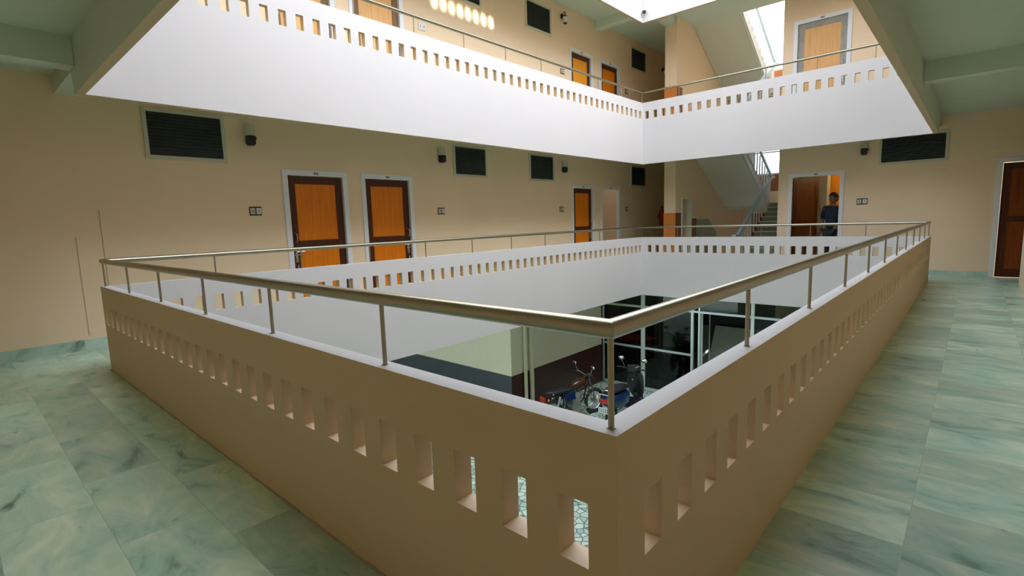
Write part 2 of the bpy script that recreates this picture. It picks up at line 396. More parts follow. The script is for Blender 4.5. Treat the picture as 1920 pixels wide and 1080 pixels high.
# ------------------------------------------------------------------ doors
DOORN = [0]
def door(axis, p, u0, u1, lv, dz, label, style='orange', hinge_hi=True, leaf=True, zt=2.635, plate=True, sgn=-1):
    """frame lies on plane p (visible side towards sgn), u0..u1 outer width"""
    DOORN[0] += 1
    z = F[lv]+(dz if lv else 0)
    zb = F[lv]
    base = (((u0+u1)/2, p, zb) if axis == 'y' else (p, (u0+u1)/2, zb))
    root = empty('door_%d' % DOORN[0], base, label, 'door', kind='structure')
    def B(m, a, b, d0, d1, z0, z1):
        lo, hi = p+sgn*d1, p+sgn*d0
        return m.box(a, b, lo, hi, z0, z1) if axis == 'y' else m.box(lo, hi, a, b, z0, z1)
    fwid = .095
    f = MB()
    B(f, u0, u0+fwid, -.08, .022, zb, z+zt); B(f, u1-fwid, u1, -.08, .022, zb, z+zt); B(f, u0+fwid, u1-fwid, -.08, .022, z+zt-fwid, z+zt)
    f.build('door_frame', WHITE, root, base)
    if plate:
        q = MB(); c = (u0+u1)/2; B(q, c-.04, c+.04, .022, .03, z+zt-.066, z+zt-.03)
        q.build('number_plate', PLATER, root, base)
        q = MB()
        for i in (-1, 0, 1): B(q, c+i*.02-.006, c+i*.02+.006, .03, .032, z+zt-.058, z+zt-.038)
        q.build('digits', mat_dig, root, base)
    if not leaf: return root
    a, b = u0+fwid, u1-fwid; top = z+zt-fwid
    rail, pan = {'orange': (DWOOD, OWOOD), 'pale': (DWOOD2, OWOOD2), 'grey': (GWOOD, OWOOD2), 'mid': (DWOOD, OWOODM), 'dark': (DWOOD, OWOOD_SHADE)}[style]
    s = .145
    zm0, zm1 = zb+1.24, zb+1.37
    m = MB(); B(m, a+.006, a+s, -.075, -.035, zb+.01, top-.01); B(m, b-s, b-.006, -.075, -.035, zb+.01, top-.01)
    B(m, a+s, b-s, -.075, -.035, top-s, top-.01); B(m, a+s, b-s, -.075, -.035, zb+.01, zb+.2)
    if style != 'grey' and style != 'pale': B(m, a+s, b-s, -.075, -.035, zm0, zm1)
    lf = m.build('door_leaf', rail, root, base)
    for (c0, c1) in (((zb+.2, zm0), (zm1, top-s)) if style in ('orange', 'mid', 'dark') else ((zb+.2, top-s),)):
        q = MB(); B(q, a+s, b-s, -.07, -.044, c0, c1); q.build('door_panel', pan, root, base)
    # handle set on the stile away from the hinge
    hu = a+.075 if hinge_hi else b-.075; d = 1 if hinge_hi else -1
    q = MB(); 
    def Pt(u, dd, zz): return (u, p+sgn*dd, zz) if axis == 'y' else (p+sgn*dd, u, zz)
    B(q, hu-.022, hu+.022, -.035, -.028, zb+.98, zb+1.22); q.tube([Pt(hu, -.03, zb+1.17), Pt(hu, .015, zb+1.17), Pt(hu+d*.14, .015, zb+1.175)], .011, 8)
    q.tube([Pt(hu, -.03, zb+1.03), Pt(hu, .0, zb+1.03)], .016, 8)
    q.build('door_handle', CHROME, root, base, smooth=True)
    q = MB(); q.tube([Pt(hu, -.03, zb+1.34), Pt(hu+.01, .02, zb+1.37), Pt(hu+.014, .02, zb+1.48), Pt(hu, -.03, zb+1.52)], .010, 8)
    q.build('pull_handle', CHROME, root, base, smooth=True)
    q = MB(); B(q, hu-.05, hu+.1, -.035, -.02, zb+1.105, zb+1.125); B(q, hu-.012, hu+.02, -.035, -.01, zb+.84, zb+.93)
    q.build('latch', CHROME, root, base)
    return root
mat_dig = mat('pale_digits', (.55, .45, .42), .5)
OWOOD_SHADE = wood('shaded_orange_veneer', (.26, .06, .006), (.18, .04, .004))  # orange veneer darkened to paint in the shade of the alcove
OWOODM = wood('bright_orange_veneer', (.85, .36, .03), (.75, .28, .02))

DY = [(2.972, 4.236), (4.541, 5.805), (11.737, 12.965), (13.374, 14.59)]
DU = .06
HOLES = []
for lv in (0, 1, 2):
    for (a, b) in DY: HOLES.append((a+.02, b-.02, F[lv], F[lv]+2.6+(DU if lv else 0)))
m = MB().grid('y', YW, YW+.12, X0, 18.6, F[0]-.2, WT, HOLES)
tag(m.build('wall_left', WALL), 'long beige wall with doors and vents on the left of the walks', 'wall', kind='structure')
# back side behind closed doors (room darkness)
m = MB().box(X0, 11.5, YW+.5, YW+.6, F[0]-.2, WT).box(11.5, 13.2, YW+.5, YW+.6, F[0], WT)
m2 = MB().box(13.2, 13.3, YW+.12, YW+.9, F[0], F[1]).box(14.68, 14.78, YW+.12, YW+.9, F[0], F[1]).box(13.2, 14.78, YW+.9, YW+1.0, F[0], F[1])
tag(m2.build('wall_vestibule', WALL), 'tan walls just inside the open doorway at the far end', 'wall', kind='structure')
m.box(13.2, 18.6, YW+.5, YW+.6, F[1]-.2, WT).box(13.3, 14.68, YW+.12, YW+2.2, F[0]-.1, F[0]-.001)
m.box(XW+.5, XW+.6, -2.6, -.8, F[0]-.2, WT).box(XW+.5, XW+.6, 1.0, 3.35, F[1]-.2, WT)
tag(m.build('wall_back_rooms', CREAM), 'plain walls hidden behind the closed doors', 'wall', kind='structure')

door('y', YW, *DY[0], 0, 0, 'leftmost orange and brown panelled door on the first storey, beside the nearer switch plate')
door('y', YW, *DY[1], 0, 0, 'second orange panelled door from the left on the first storey', hinge_hi=False)
door('y', YW, *DY[2], 0, 0, 'third orange panelled door on the first storey, far down the left wall', hinge_hi=False)
door('y', YW, *DY[3], 0, 0, 'open doorway with white frame beside the third door on the first storey', leaf=False)
door('y', YW, *DY[0], 1, DU, 'pale wood door on the second storey cut by the top of the picture, leftmost', 'pale')
door('y', YW, *DY[1], 1, DU, 'pale wood door on the second storey, to the right of the leftmost door', 'pale', hinge_hi=False)
door('y', YW, *DY[2], 1, DU, 'bright yellow-orange panelled door on the second storey, left of the far pair', 'mid', hinge_hi=False)
door('y', YW, *DY[3], 1, DU, 'darker orange panelled door on the second storey, right of the far pair', 'orange')

# far right wall (XW)
D5 = (1.902, 3.212); D6 = (-2.28, -.975)
holes = []
for lv in (0, 1, 2):
    for (a, b) in (D5, D6): holes.append((a+.02, b-.02, F[lv], F[lv]+2.6+(DU if lv else 0)))
m = MB().grid('x', XW, XW+.12, -2.5, 3.47, F[0]-.2, WT, holes)
tag(m.build('wall_right', WALL), 'beige end wall with a door and a vent to the right of the stairs', 'wall', kind='structure')
m = MB().box(XW+.12, XF, 3.35, 3.47, F[-1], WT)       # stair well side wall (right)
tag(m.build('wall_stair_right', WALL), 'beige side wall on the right of the stair well', 'wall', kind='structure')
m = MB().grid('y', 6.48, 6.86, XW, XF, F[0]-.2, WT, [(15.12, 15.86, F[0], F[0]+2.2)])
tag(m.build('wall_stair_left', WALL), 'beige pier and side wall on the left of the stair well', 'wall', kind='structure')
# tall windows on the far wall
wins = [(3.62, 6.1, 3.1, 5.65), (3.62, 6.3, 7.0, 9.6)]
m = MB().grid('x', XF, XF+.12, 3.35, 6.86, F[-1], WT, wins)
tag(m.build('wall_stair_back', WALL), 'far wall of the stair well with tall bright windows', 'wall', kind='structure')
for i, (a, b, c, d) in enumerate(wins):
    base = (XF, (a+b)/2, c)
    root = empty('window_%d' % (i+1), base, 'tall overexposed stair window seen behind the %s flight' % ('lower' if i == 0 else 'upper'), 'window', kind='structure')
    f = MB()
    for y in (a, b-.06, a+(b-a)/2-.03, a+.55): f.box(XF+.02, XF+.08, y, y+.06, c, d)
    for k in range(4): z = c+(d-.05-c)*k/3; f.box(XF+.02, XF+.08, a, b, z, z+.05)
    f.build('window_frame', WHITE, root, base)
    MB().box(XF+.045, XF+.055, a, b, c, d).build('window_pane', FROST, root, base)
m = MB().box(18.5, 18.6, 6.86, YW, F[0]-.2, WT)
tag(m.build('wall_corridor_end', WALL), 'end wall of the dark passage beyond the pier', 'wall', kind='structure')
# walls beside and behind the camera
m = MB().box(X0, 13.0, Y0-.12, Y0, F[0]-.2, F[2]+.0).box(X0, 13, Y0-.12, Y0, F[2]-.0, F[2]+.62).box(X0, 13.0, Y0-.12, Y0, F[2]+1.32, WT)
m.box(X0, 5.55, Y0-.12, Y0, F[2]+.62, F[2]+1.32).box(7.6, 13.0, Y0-.12, Y0, F[2]+.62, F[2]+1.32)  # unseen high opening added so the sun throws slot patches on the upper wall
m.box(12.9, 13.0, -2.5, Y0-.12, F[0]-.2, WT).box(12.9, XW, -2.6, -2.5, F[0]-.2, WT)
tag(m.build('wall_beside_camera', WALL), 'beige wall along the right edge of the right-hand walk', 'wall', kind='structure')
tag(MB().box(12.985, 13.03, Y0-.1, Y0+.012, 0, 2.62).build('trim_2', WHITE), 'white door casing at the right edge of the picture', 'trim', kind='structure')
m = MB().box(X0-.12, X0, Y0-.12, YW+.12, F[0]-.2, WT)
tag(m.build('wall_behind_camera', WALL), 'beige wall closing the near end of the walks', 'wall', kind='structure')

# doors on far right wall
door('x', XW, *D6, 0, 0, 'panelled door at the right edge of the picture, darkened for the alcove shade', 'dark', hinge_hi=True)
door('x', XW, *D5, 1, DU, 'orange panelled door with worn grey border on the second storey beside the stairs', 'grey', hinge_hi=True)
r5 = door('x', XW, *D5, 0, 0, 'half open dark door in white frame with a person inside, first storey', leaf=False)
base5 = Vector((XW, (D5[0]+D5[1])/2, 0))
# ajar leaf: hinged on the high-y jamb, swung into the room
ang = radians(69); hx, hy = XW+.06, D5[1]-.1
def leafpt(s, d, z): return Vector((hx+s*sin(ang)+d*cos(ang), hy-s*cos(ang)+d*sin(ang), z))
def leafbox(m, s0, s1, d0, d1, z0, z1):
    c = leafpt((s0+s1)/2, (d0+d1)/2, (z0+z1)/2)
    return m.rbox(c, (abs(s1-s0), abs(d1-d0), abs(z1-z0)), (0, 0, -(pi/2-ang)))
m = MB(); LWD = 1.1
for a in ((0, .15, .01, 2.52), (LWD-.15, LWD, .01, 2.52), (.15, LWD-.15, 2.36, 2.52), (.15, LWD-.15, .01, .2), (.15, LWD-.15, 1.2, 1.34)): leafbox(m, a[0], a[1], -.02, .02, a[2], a[3])
lf = m.build('door_leaf', DWOOD, r5, base5); tag(lf, 'dark brown door leaf standing ajar')
for z0, z1 in ((.2, 1.2), (1.34, 2.36)):
    leafbox(MB(), 0, 0, 0, 0, 0, 0); q = MB(); leafbox(q, .15, LWD-.15, -.014, .014, z0, z1); q.build('door_panel', wood('red_brown_veneer', (.16, .045, .012), (.10, .028, .008)) if z0 < 1 else bpy.data.materials['red_brown_veneer'], r5, base5)
q = MB(); q.tube([leafpt(LWD-.07, -.02, 1.15), leafpt(LWD-.07, -.07, 1.15), leafpt(LWD-.2, -.07, 1.15)], .012, 8); q.build('door_handle', CHROME, r5, base5, smooth=True)
# room behind it
m = MB().box(XW+2.0, XW+2.1, 1.1, 3.35, 0, F[1]-.2).box(XW+.12, XW+2.0, 1.0, 1.1, 0, F[1]-.2).box(XW+.121, XW+.14, 3.25, 3.34, 0, F[1]-.2)
tag(m.build('wall_room', CREAM), 'cream walls of the small room behind the half open door', 'wall', kind='structure')
tag(MB().box(XW+.12, XW+2.1, 1.0, 3.35, F[0]+3.0, F[0]+3.1).build('ceiling', CEIL), 'ceiling of the small room behind the half open door', 'ceiling', kind='structure')
# pale panel with tall pull handle inside the room
b_ = (XW+1.9, 2.9, 0)
wd = empty('wardrobe', b_, 'pale grey cupboard door with a tall chrome handle inside the small room', 'wardrobe')
MB().box(XW+1.5, XW+1.90, 2.56, 3.2, 0.0, 2.75).build('body', mat('pale_grey_laminate', (.55, .60, .56), .4), wd, b_, bevel=.01)
MB().tube([(XW+1.5, 2.72, 1.62), (XW+1.44, 2.72, 1.65), (XW+1.44, 2.72, 2.18), (XW+1.5, 2.72, 2.21)], .018, 8).build('handle', CHROME, wd, b_, smooth=True)
b_ = (XW+1.9, 2.0, 0)
pn = empty('wall_panel', b_, 'warmly lit orange wood wall panel inside the small room', 'panel')
MB().box(XW+1.95, XW+1.99, 1.15, 2.98, .0, 2.95).build('board', OWOODM, pn, b_)
MB().box(XW+1.93, XW+1.95, 1.15, 2.55, 2.0, 2.03).build('edge_strip', DWOOD, pn, b_)
ld = bpy.data.lights.new('room_lamp_light', 'POINT'); ld.energy = 3.2; ld.color = (1, .72, .35); ld.shadow_soft_size = .06
lo = bpy.data.objects.new('room_lamp_light', ld); COL.objects.link(lo); lo.location = Vector((XW+1.5, 1.75, 2.7))*K

# ------------------------------------------------------------------ skirting
sk = MB().box(X0, 2.97, YW-.018, YW, 0, .15).box(4.236, 4.541, YW-.018, YW, 0, .15).box(5.805, 11.737, YW-.018, YW, 0, .15).box(12.965, 13.374, YW-.018, YW, 0, .15).box(14.59, 18.5, YW-.018, YW, 0, .15)
tag(sk.build('baseboard_left', SKIRT), 'pale green marble skirting along the long left wall', 'skirting', kind='structure')
sk = MB().box(XW-.018, XW, -.975, D5[0], 0, .12).box(XW-.018, XW, D5[1], 3.47, 0, .12)
tag(sk.build('baseboard_right', SKIRT), 'pale green marble skirting along the end wall', 'skirting', kind='structure')
tag(MB().box(13.1, 13.25, Y0, -.55, 0, .012).build('trim_3', SKIRT), 'pale marble threshold strip across the far end of the right walk', 'trim', kind='structure')
# two thin cable casings low on the left wall
for i, (x, z0, z1) in enumerate(((.06, .2, 1.57), (.35, .16, 1.95))):
    tag(MB().box(x-.006, x+.006, YW-.004, YW, z0, z1).build('trim_%d' % (4+i), mat('casing_paint', (.50, .38, .27), .6)), 'thin vertical cable casing line on the left wall, %s' % ('nearer and lower' if i == 0 else 'taller, just behind the parapet corner'), 'trim', kind='structure')

# ------------------------------------------------------------------ dado tiles near the stairs
def dado(name, label, mb, m): return tag(mb.build(name, m), label, 'tiles', kind='structure')
for lv in (0, 1):
    z = F[lv]
    dado('trim_%d' % (6+lv*3), 'orange tiled dado on the front of the pier, %s storey' % NAMES[lv], MB().box(XW-.012, XW, 6.468, 6.872, z, z+1.7), ORANGE_TILE)
    dado('trim_%d' % (7+lv*3), 'red-brown tiled dado around the side of the pier, %s storey' % NAMES[lv], MB().box(XW, 15.06, 6.468, 6.48, z, z+1.7).box(15.92, 16.3, 6.468, 6.48, z, z+1.5), BROWN_TILE)
    dado('trim_%d' % (8+lv*3), 'orange tiled band under the stair window, %s storey' % NAMES[lv], MB().box(XF-.012, XF, 3.5, 6.4, z+2.45, z+3.08), ORANGE_D)
dado('trim_12', 'dark red tiled patch on the far wall under the stair landing', MB().box(XF-.012, XF, 5.25, 6.1, F[0]-1.9, F[0]+1.6), BROWN_TILE)
tag(MB().prism([(16.32, 0), (16.32, 1.47), (17.3, 1.47), (18.4, .72), (18.4, 0)], 'y', 6.44, 6.478).build('trim_13', mat('sage_patch', (.34, .36, .27), .6)), 'pale green-grey sloping patch low on the stair wall', 'trim', kind='structure')  # thin sage-coloured sloping patch set against the stair wall
# side doorway in the pier wall
for lv in (0,):
    DOORN[0] += 1
    base = (15.5, 6.48, F[lv])
    r = empty('door_%d' % DOORN[0], base, 'narrow side doorway with pale frame and pale blue leaf beside the pier', 'door', kind='structure')
    z = F[lv]
    MB().box(15.09, 15.15, 6.455, 6.60, z, z+2.2).box(15.83, 15.9, 6.455, 6.60, z, z+2.2).box(15.15, 15.83, 6.455, 6.6, z+2.14, z+2.2).build('door_frame', CREAM, r, base)
    MB().box(15.16, 15.82, 6.70, 6.74, z+.01, z+2.13).build('door_leaf', BLUEW, r, base)
    MB().tube([(15.25, 6.70, z+1.05), (15.25, 6.65, z+1.05), (15.37, 6.65, z+1.05)], .011, 8).build('door_handle', CHROME, r, base, smooth=True)

# ------------------------------------------------------------------ stairs
STAIR = empty('staircase', (15.8, 4.9, 0), 'concrete stairs in the well at the far end with blue-white railing and grey soffits', 'stairs')
def staircase(lv):
    z = F[lv]; rise = F[lv+1]-z; h = rise/2; n = 12
    base = (15.8, 4.9, 0); root = STAIR
    xa, xb = 15.8, 19.2; tr = (xb-xa)/n; rs = h/n
    # first flight, up and away
    def flight(xs, dirx, z0, ya, yb, nm):
        prof = []; x = xs; zz = z0
        for i in range(n):
            prof.append((x, zz)); zz += rs; prof.append((x, zz)); x += dirx*tr
        prof.append((x, zz)); 
        prof.append((x, zz-.19)); prof.append((xs+dirx*.0+dirx*.22, z0-.06)); prof.append((xs, z0-.06))
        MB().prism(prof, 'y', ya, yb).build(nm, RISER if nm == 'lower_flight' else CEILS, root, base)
        # nosings
        q = MB(); x = xs; zz = z0
        for i in range(n):
            zz += rs; q.box(x-dirx*.03, x+dirx*(tr), ya-.01, yb+.01, zz, zz+.03); x += dirx*tr
        q.build('treads', TREAD, root, base)
    flight(xa, 1, z, 3.48, 4.86, 'lower_flight')
    flight(xb, -1, z+h, 5.0, 6.47, 'upper_flight')
    MB().box(xb, XF-.005, 3.48, 6.47, z+h-.19, z+h).build('landing', CEILS, root, base)
    # stringer strip on the well side of the upper flight
    prof = [(xb, z+h-.22), (xb, z+h+.1), (xb-(xb-xa), z+rise+.1), (xb-(xb-xa), z+rise-.22)]
    s = MB(); s.prism([(xb, z+h-.2), (xb, z+h+.16), (xa+.0, z+rise+.16-.0), (xa+.0, z+rise-.14)], 'y', 4.965, 5.0)
    s.build('stringer', STRING, root, base)
    # railing
    rr = MB()
    hr = .92
    A = Vector((xa+.05, 4.92, z+hr+.02)); Bp = Vector((xb+.05, 4.92, z+h+hr+.05)); C2 = Vector((xb+.05, 4.92, z+h+hr+.05)); Dp = Vector((xa+.05, 4.95, z+rise+hr+.05))
    def bar(m, p, q, wd, ht):
        d = q-p; L_ = d.length; c = (p+q)/2; a = math.atan2(d.z, d.x); m.rbox(c, (L_, wd, ht), (0, -a, 0))
    bar(rr, A, Bp, .09, .12); bar(rr, Bp, Dp, .07, .07); rr.box(xb-.02, xb+.35, 4.885, 4.955, z+h+hr+.0, z+h+hr+.07)
    rr.box(xa-.33, xa+.1, 4.86, 4.98, z+hr-.05, z+hr+.04)
    rail = rr.build('railing', BLUEW, root, base)
    proto = None
    for k in range(12):
        for fl in (0, 1):
            x = xa+tr*(k+.5)
            zb = z+rs*(k+1) if fl == 0 else z+rise-rs*(k)-0.02
            if fl == 1: x = xa+tr*(k+.5)
            y = 4.92 if fl == 0 else 4.95
            if proto is None:
                proto = MB().box(-.02, .02, -.02, .02, 0, hr-.09).build('baluster', WHITE, root); o = proto
            else: o = proto.copy(); COL.objects.link(o); o.parent = root
            o.location = (Vector((x, y, zb))-Vector(base))*K
    return root
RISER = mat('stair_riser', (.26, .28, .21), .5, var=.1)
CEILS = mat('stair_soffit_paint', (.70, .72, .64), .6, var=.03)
for lv in (-1, 0, 1): staircase(lv)

# ------------------------------------------------------------------ vents, lamps, switches
def vent(axis, p, u0, u1, z0, z1, label, n=13):
    base = ((u0+u1)/2, p, z0) if axis == 'y' else (p, (u0+u1)/2, z0)
    r = empty('louvered_vent', base, label, 'vent')
    def bx(m, a, b, d0, d1, c, d): return m.box(a, b, p-d1, p-d0, c, d) if axis == 'y' else m.box(p-d1, p-d0, a, b, c, d)
    f = MB(); w_ = .055
    bx(f, u0, u1, 0, .03, z1-w_, z1); bx(f, u0, u1, 0, .03, z0, z0+w_); bx(f, u0, u0+w_, 0, .03, z0+w_, z1-w_); bx(f, u1-w_, u1, 0, .03, z0+w_, z1-w_)
    f.build('vent_frame', VFRAME, r, base)
    q = MB(); bx(q, u0+w_, u1-w_, 0, .004, z0+w_, z1-w_); q.build('backing', BLACK, r, base)
    s = MB()
    for i in range(n):
        z = z0+w_+(z1-z0-2*w_)*(i+.5)/n; c = ((u0+u1)/2, p-.014, z) if axis == 'y' else (p-.014, (u0+u1)/2, z)
        L_ = u1-u0-2*w_
        if axis == 'y': s.rbox(c, (L_, .030, .006), (radians(38), 0, 0))
        else: s.rbox(c, (.030, L_, .006), (0, radians(-38), 0))
    s.build('louvers', LOUV, r, base)
    return r
VX = [(.985, 2.10), (7.02, 8.13), (9.77, 10.88), (15.33, 16.43)]
vl = ['dark louvered vent in pale frame, nearest on the left wall under the soffit', 'second dark louvered vent, midway along the first-storey wall beside a black lamp', 'third dark louvered vent, left of the small far lamp', 'dark louvered vent farthest along the first-storey wall']
for (a, b), l in zip(VX, vl): vent('y', YW, a, b, 2.69, 3.43, l)
for (a, b), l in zip(VX[1:], ['dark vent cut off by the top of the picture on the second storey', 'dark louvered vent left of the lantern on the second storey', 'dark louvered vent farthest along the second-storey wall']): vent('y', YW, a, b, F[1]+2.77, F[1]+3.51, l)
vent('x', XW, -.12, 1.2, 2.69, 3.37, 'wide dark louvered vent on the end wall to the right')

def lamp(axis, p, u, z, label, style=0):
    base = (u, p, z) if axis == 'y' else (p, u, z)
    r = empty('wall_lamp', base, label, 'lamp', group=None)
    if axis == 'x': r.rotation_euler = (0, 0, -pi/2)
    m = MB().box(-.055, .055, -.05, 0, .06, .17).box(-.02, .02, -.12, -.05, .10, .14)
    if style == 0:
        m = MB().tube([(0, -.075, .01), (0, -.075, .17)], .075, 14).box(-.05, .05, -.06, 0, .02, .16)
        m.build('canopy', VFRAME, r, bevel=.006)
        m = MB().box(-.062, .062, -.145, -.02, -.13, .01).box(-.05, .05, -.13, -.035, -.15, -.13).box(.0, .09, -.11, -.06, -.05, .0)
        m.build('lamp_body', BLACK, r, bevel=.008)
        return r
    (m.build('bracket', VFRAME if style == 0 else BLACK, r, bevel=.006))
    m = MB().tube([(0, -.13, .08), (0, -.13, -.11)], .06, 6, rs=[.075, .05]).tube([(0, -.13, .08), (0, -.13, .13)], .08, 6, rs=[.085, .02])
    m.build('lantern_body', BLACK, r)
    MB().ball((0, -.13, .155), .018).build('finial', BLACK, r)
    if style == 1:
        g = MB().tube([(.0, -.13, .07), (0, -.13, -.08)], .07, 6, rs=[.080, .056]); g.build('lamp_glass', BULB, r)
        MB().tube([(0, 0, .04), (0, -.05, .2), (0, -.12, .22), (0, -.13, .15)], .01, 8).build('arm', BLACK, r)
    return r
lamp('y', YW, 2.47, 3.14, 'black wall lamp under a pale cap right of the nearest vent')
lamp('y', YW, 6.63, 3.12, 'black wall lamp under a pale cap left of the middle vent on the first storey')
lamp('y', YW, 11.32, 3.12, 'small black wall lamp with pale cap above the far doors, first storey')
lamp('x', XW, 1.50, 3.12, 'black wall lamp on the end wall left of the wide vent')
lamp('y', YW, 11.40, F[1]+3.32, 'black glass lantern right of the vent on the second storey', 1)
lamp('y', YW, 17.75, F[1]+3.05, 'dark wall lantern in the shaded far corner of the second storey', 1)

def switch(axis, p, u, z, label, wd=.2, dark=True):
    base = (u, p, z) if axis == 'y' else (p, u, z)
    r = empty('switch_plate', base, label, 'switch')
    if axis == 'x': r.rotation_euler = (0, 0, -pi/2)
    hh = .075
    MB().box(-wd/2, wd/2, -.018, 0, -hh, hh).build('plate', SWF if dark else SWW, r, bevel=.005)
    for i, s in enumerate((-1, 1)):
        MB().box(s*wd/4-wd*.19, s*wd/4+wd*.19, -.024, -.018, -hh*.68, hh*.68).build('switch', SWW if (i or not dark) else VFRAME, r)
        MB().box(s*wd/4-.006, s*wd/4+.006, -.03, -.024, -.02, .02).build('toggle', SWF, r)
switch('y', YW, 2.47, 1.91, 'brown framed double switch plate left of the leftmost door')
switch('y', YW, 6.59, 1.885, 'brown framed double switch plate right of the second door')
switch('y', YW, 11.23, 1.91, 'small dark switch plate left of the far orange door, first storey')
switch('y', YW, 15.06, 1.90, 'small dark switch plate right of the open doorway, first storey')
switch('x', XW, 1.495, 1.82, 'brown framed switch plate on the end wall right of the half open door', .23)
switch('y', YW, 6.29, F[1]+1.92, 'white switch plate beside the pale door on the second storey', .2, False)
switch('y', YW, 11.39, F[1]+1.94, 'dark edged switch plate left of the far door pair, second storey')
switch('y', YW, 15.06, F[1]+1.96, 'dark edged switch plate right of the far door pair, second storey')

# fire extinguisher
b_ = (17.5, YW-.12, 0.0)
fe = empty('fire_extinguisher', (17.5, YW-.14, 1.28), 'red fire extinguisher hung on the dark wall left of the pier', 'fire extinguisher')
MB().tube([(0, 0, 0), (0, 0, .03), (0, 0, .5), (0, 0, .58), (0, 0, .62)], .1, 16, rs=[.09, .11, .11, .07, .035]).build('cylinder', REDP, fe, smooth=True)
MB().box(-.03, .03, -.05, .03, .62, .68).box(-.02, .02, -.14, .03, .68, .70).build('valve', BLACK, fe)
MB().tube([(.03, 0, .64), (.14, 0, .55), (.15, 0, .3), (.13, 0, .12)], .014, 8).build('hose', BLACK, fe, smooth=True)
MB().box(-.04, .04, .1, .138, .3, .4).build('bracket', BLACK, fe)

# camera hanging in the far corner of the third storey
b_ = (LX-T-.09, LY-T-.09, 7.36)
cc = empty('hanging_camera', b_, 'small black dome camera hanging on a cable in the far upper corner', 'camera')
MB().ball((0, 0, 0), .052).build('dome', BLACK, cc, smooth=True)
MB().disc((0, 0, .045), (0, 0, 1), .06, .04).build('cap', WHITE, cc, smooth=True)
MB().tube([(0, 0, .06), (0.0, 0.0, 1.5)], .007, 6).box(-.01, .10, -.01, .01, 1.45, 1.5).build('cable', mat('grey_cable', (.4, .4, .4), .5), cc)
# small dark item on second storey in the corner
# (only the top of it shows above the parapet)
tag(MB().tube([(18.0, YW-.2, F[1]), (18.0, YW-.2, F[1]+.5), (18.0, YW-.2, F[1]+1.25), (18.0, YW-.2, F[1]+1.45)], .1, 10, rs=[.12, .12, .09, .03]).tube([(18, YW-.2, F[1]+1.45), (17.8, YW-.2, F[1]+1.5)], .03, 8).build('floor_stand', BLACK), 'dark object standing in the shaded corner left of the upper pier', 'stand')

# ------------------------------------------------------------------ ground storey
g0 = F[-1]; gt = F[0]-.2; dz_ = g0+1.3
# pale wall, slate/maroon dado
m = MB().box(8.8, 13.35, YW, YW+.12, dz_, gt).box(8.8, 8.92, YW+.12, 15.9, dz_, gt)
tag(m.build('wall_ground_upper', CREAM), 'pale upper wall under the far left walk on the ground storey', 'wall', kind='structure')
m = MB().box(8.8, 13.35, YW, YW+.12, g0, dz_)
tag(m.build('wall_ground_lower', DADO_MAROON), 'dark maroon lower wall behind the motorcycle', 'wall', kind='structure')
m = MB().box(8.785, 8.92, YW, 15.9, g0, dz_)
tag(m.build('wall_ground_passage', DADO_SLATE), 'slate blue lower wall of the passage on the ground storey', 'wall', kind='structure')
m = MB().box(X0-.12, 13.0, Y0-.12, Y0, g0, gt).box(X0-.12, X0, Y0, YW+.6, g0, gt).box(X0, 20, 15.9, 16, g0, gt)
tag(m.build('wall_ground_near', CREAM), 'pale ground storey walls on the near side, hidden below the walks', 'wall', kind='structure')
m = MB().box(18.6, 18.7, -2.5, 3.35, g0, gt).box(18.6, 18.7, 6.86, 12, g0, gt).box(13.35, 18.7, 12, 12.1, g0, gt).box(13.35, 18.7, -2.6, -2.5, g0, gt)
m.box(15.7, 15.8, 3.35, 6.86, g0, gt)  # cross wall added to keep stairwell light out of the room
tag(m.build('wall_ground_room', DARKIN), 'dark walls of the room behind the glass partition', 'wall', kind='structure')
m = MB().box(13.45, 18.7, YW+.6, 12.1, gt-.1, gt).box(X0, 13.4, YW+.6, 16, gt-.1, gt).box(XW, 18.7, -2.6, 3.4, gt-.08, gt-.005)
tag(m.build('ceiling', CEIL), 'ceiling of the ground storey passage and dark room', 'ceiling', kind='structure')
# pipes on the pale wall
for x, r_, l in ((9.30, .05, 'left of the pair'), (9.56, .065, 'right of the pair')):
    tag(MB().tube([(x, YW-.08, g0), (x, YW-.08, gt)], r_, 14).build('drain_pipe', CREAM, base=(x, YW-.08, g0), smooth=True), 'cream vertical pipe on the ground storey wall, %s' % l, 'pipe', group='pipes on the ground storey wall')
# glass partition
XP = 13.38
b_ = (XP, 4.5, g0)
gp = empty('glass_partition', b_, 'aluminium framed glass partition at the back of the courtyard', 'glass partition')
f = MB()
for y, w_ in ((8.38, .05), (6.93, .13), (5.34, .07), (5.13, .05), (3.66, .09), (2.1, .07), (.6, .09)): f.box(XP-.04, XP+.04, y-w_/2, y+w_/2, g0, gt)
f.box(XP-.035, XP+.035, .6, 8.38, -1.23, -1.17); f.box(XP-.035, XP+.035, 5.34, 8.38, -2.55, -2.49); f.box(XP-.04, XP+.04, 5.34, 8.38, g0, g0+.1); f.box(XP-.04, XP+.04, .6, 3.66, g0, g0+.1)
f.box(XP-.04, XP+.04, .6, 8.38, gt-.62, gt-.55)
f.build('partition_frame', ALU, gp, b_)
for y0, y1 in ((6.995, 8.355), (5.375, 6.865)):
    for z0, z1 in ((g0+.1, -2.55), (-2.49, -1.23), (-1.17, gt-.62)):
        MB().box(XP-.004, XP+.004, y0, y1, z0, z1).build('pane', GLASS_D, gp, b_)
for y0, y1 in ((3.705, 5.105), (.645, 2.065), (2.135, 3.615)): MB().box(XP-.004, XP+.004, y0, y1, -1.17, gt-.62).build('pane', GLASS_D, gp, b_)
for y0, y1 in ((.645, 2.065), (2.135, 3.615)): MB().box(XP-.004, XP+.004, y0, y1, g0+.1, -1.23).build('pane', GLASS_D, gp, b_)
b_ = (XP, 5.1, g0)
gd = empty('glass_door', b_, 'open aluminium glass door swung back behind the partition', 'glass door')
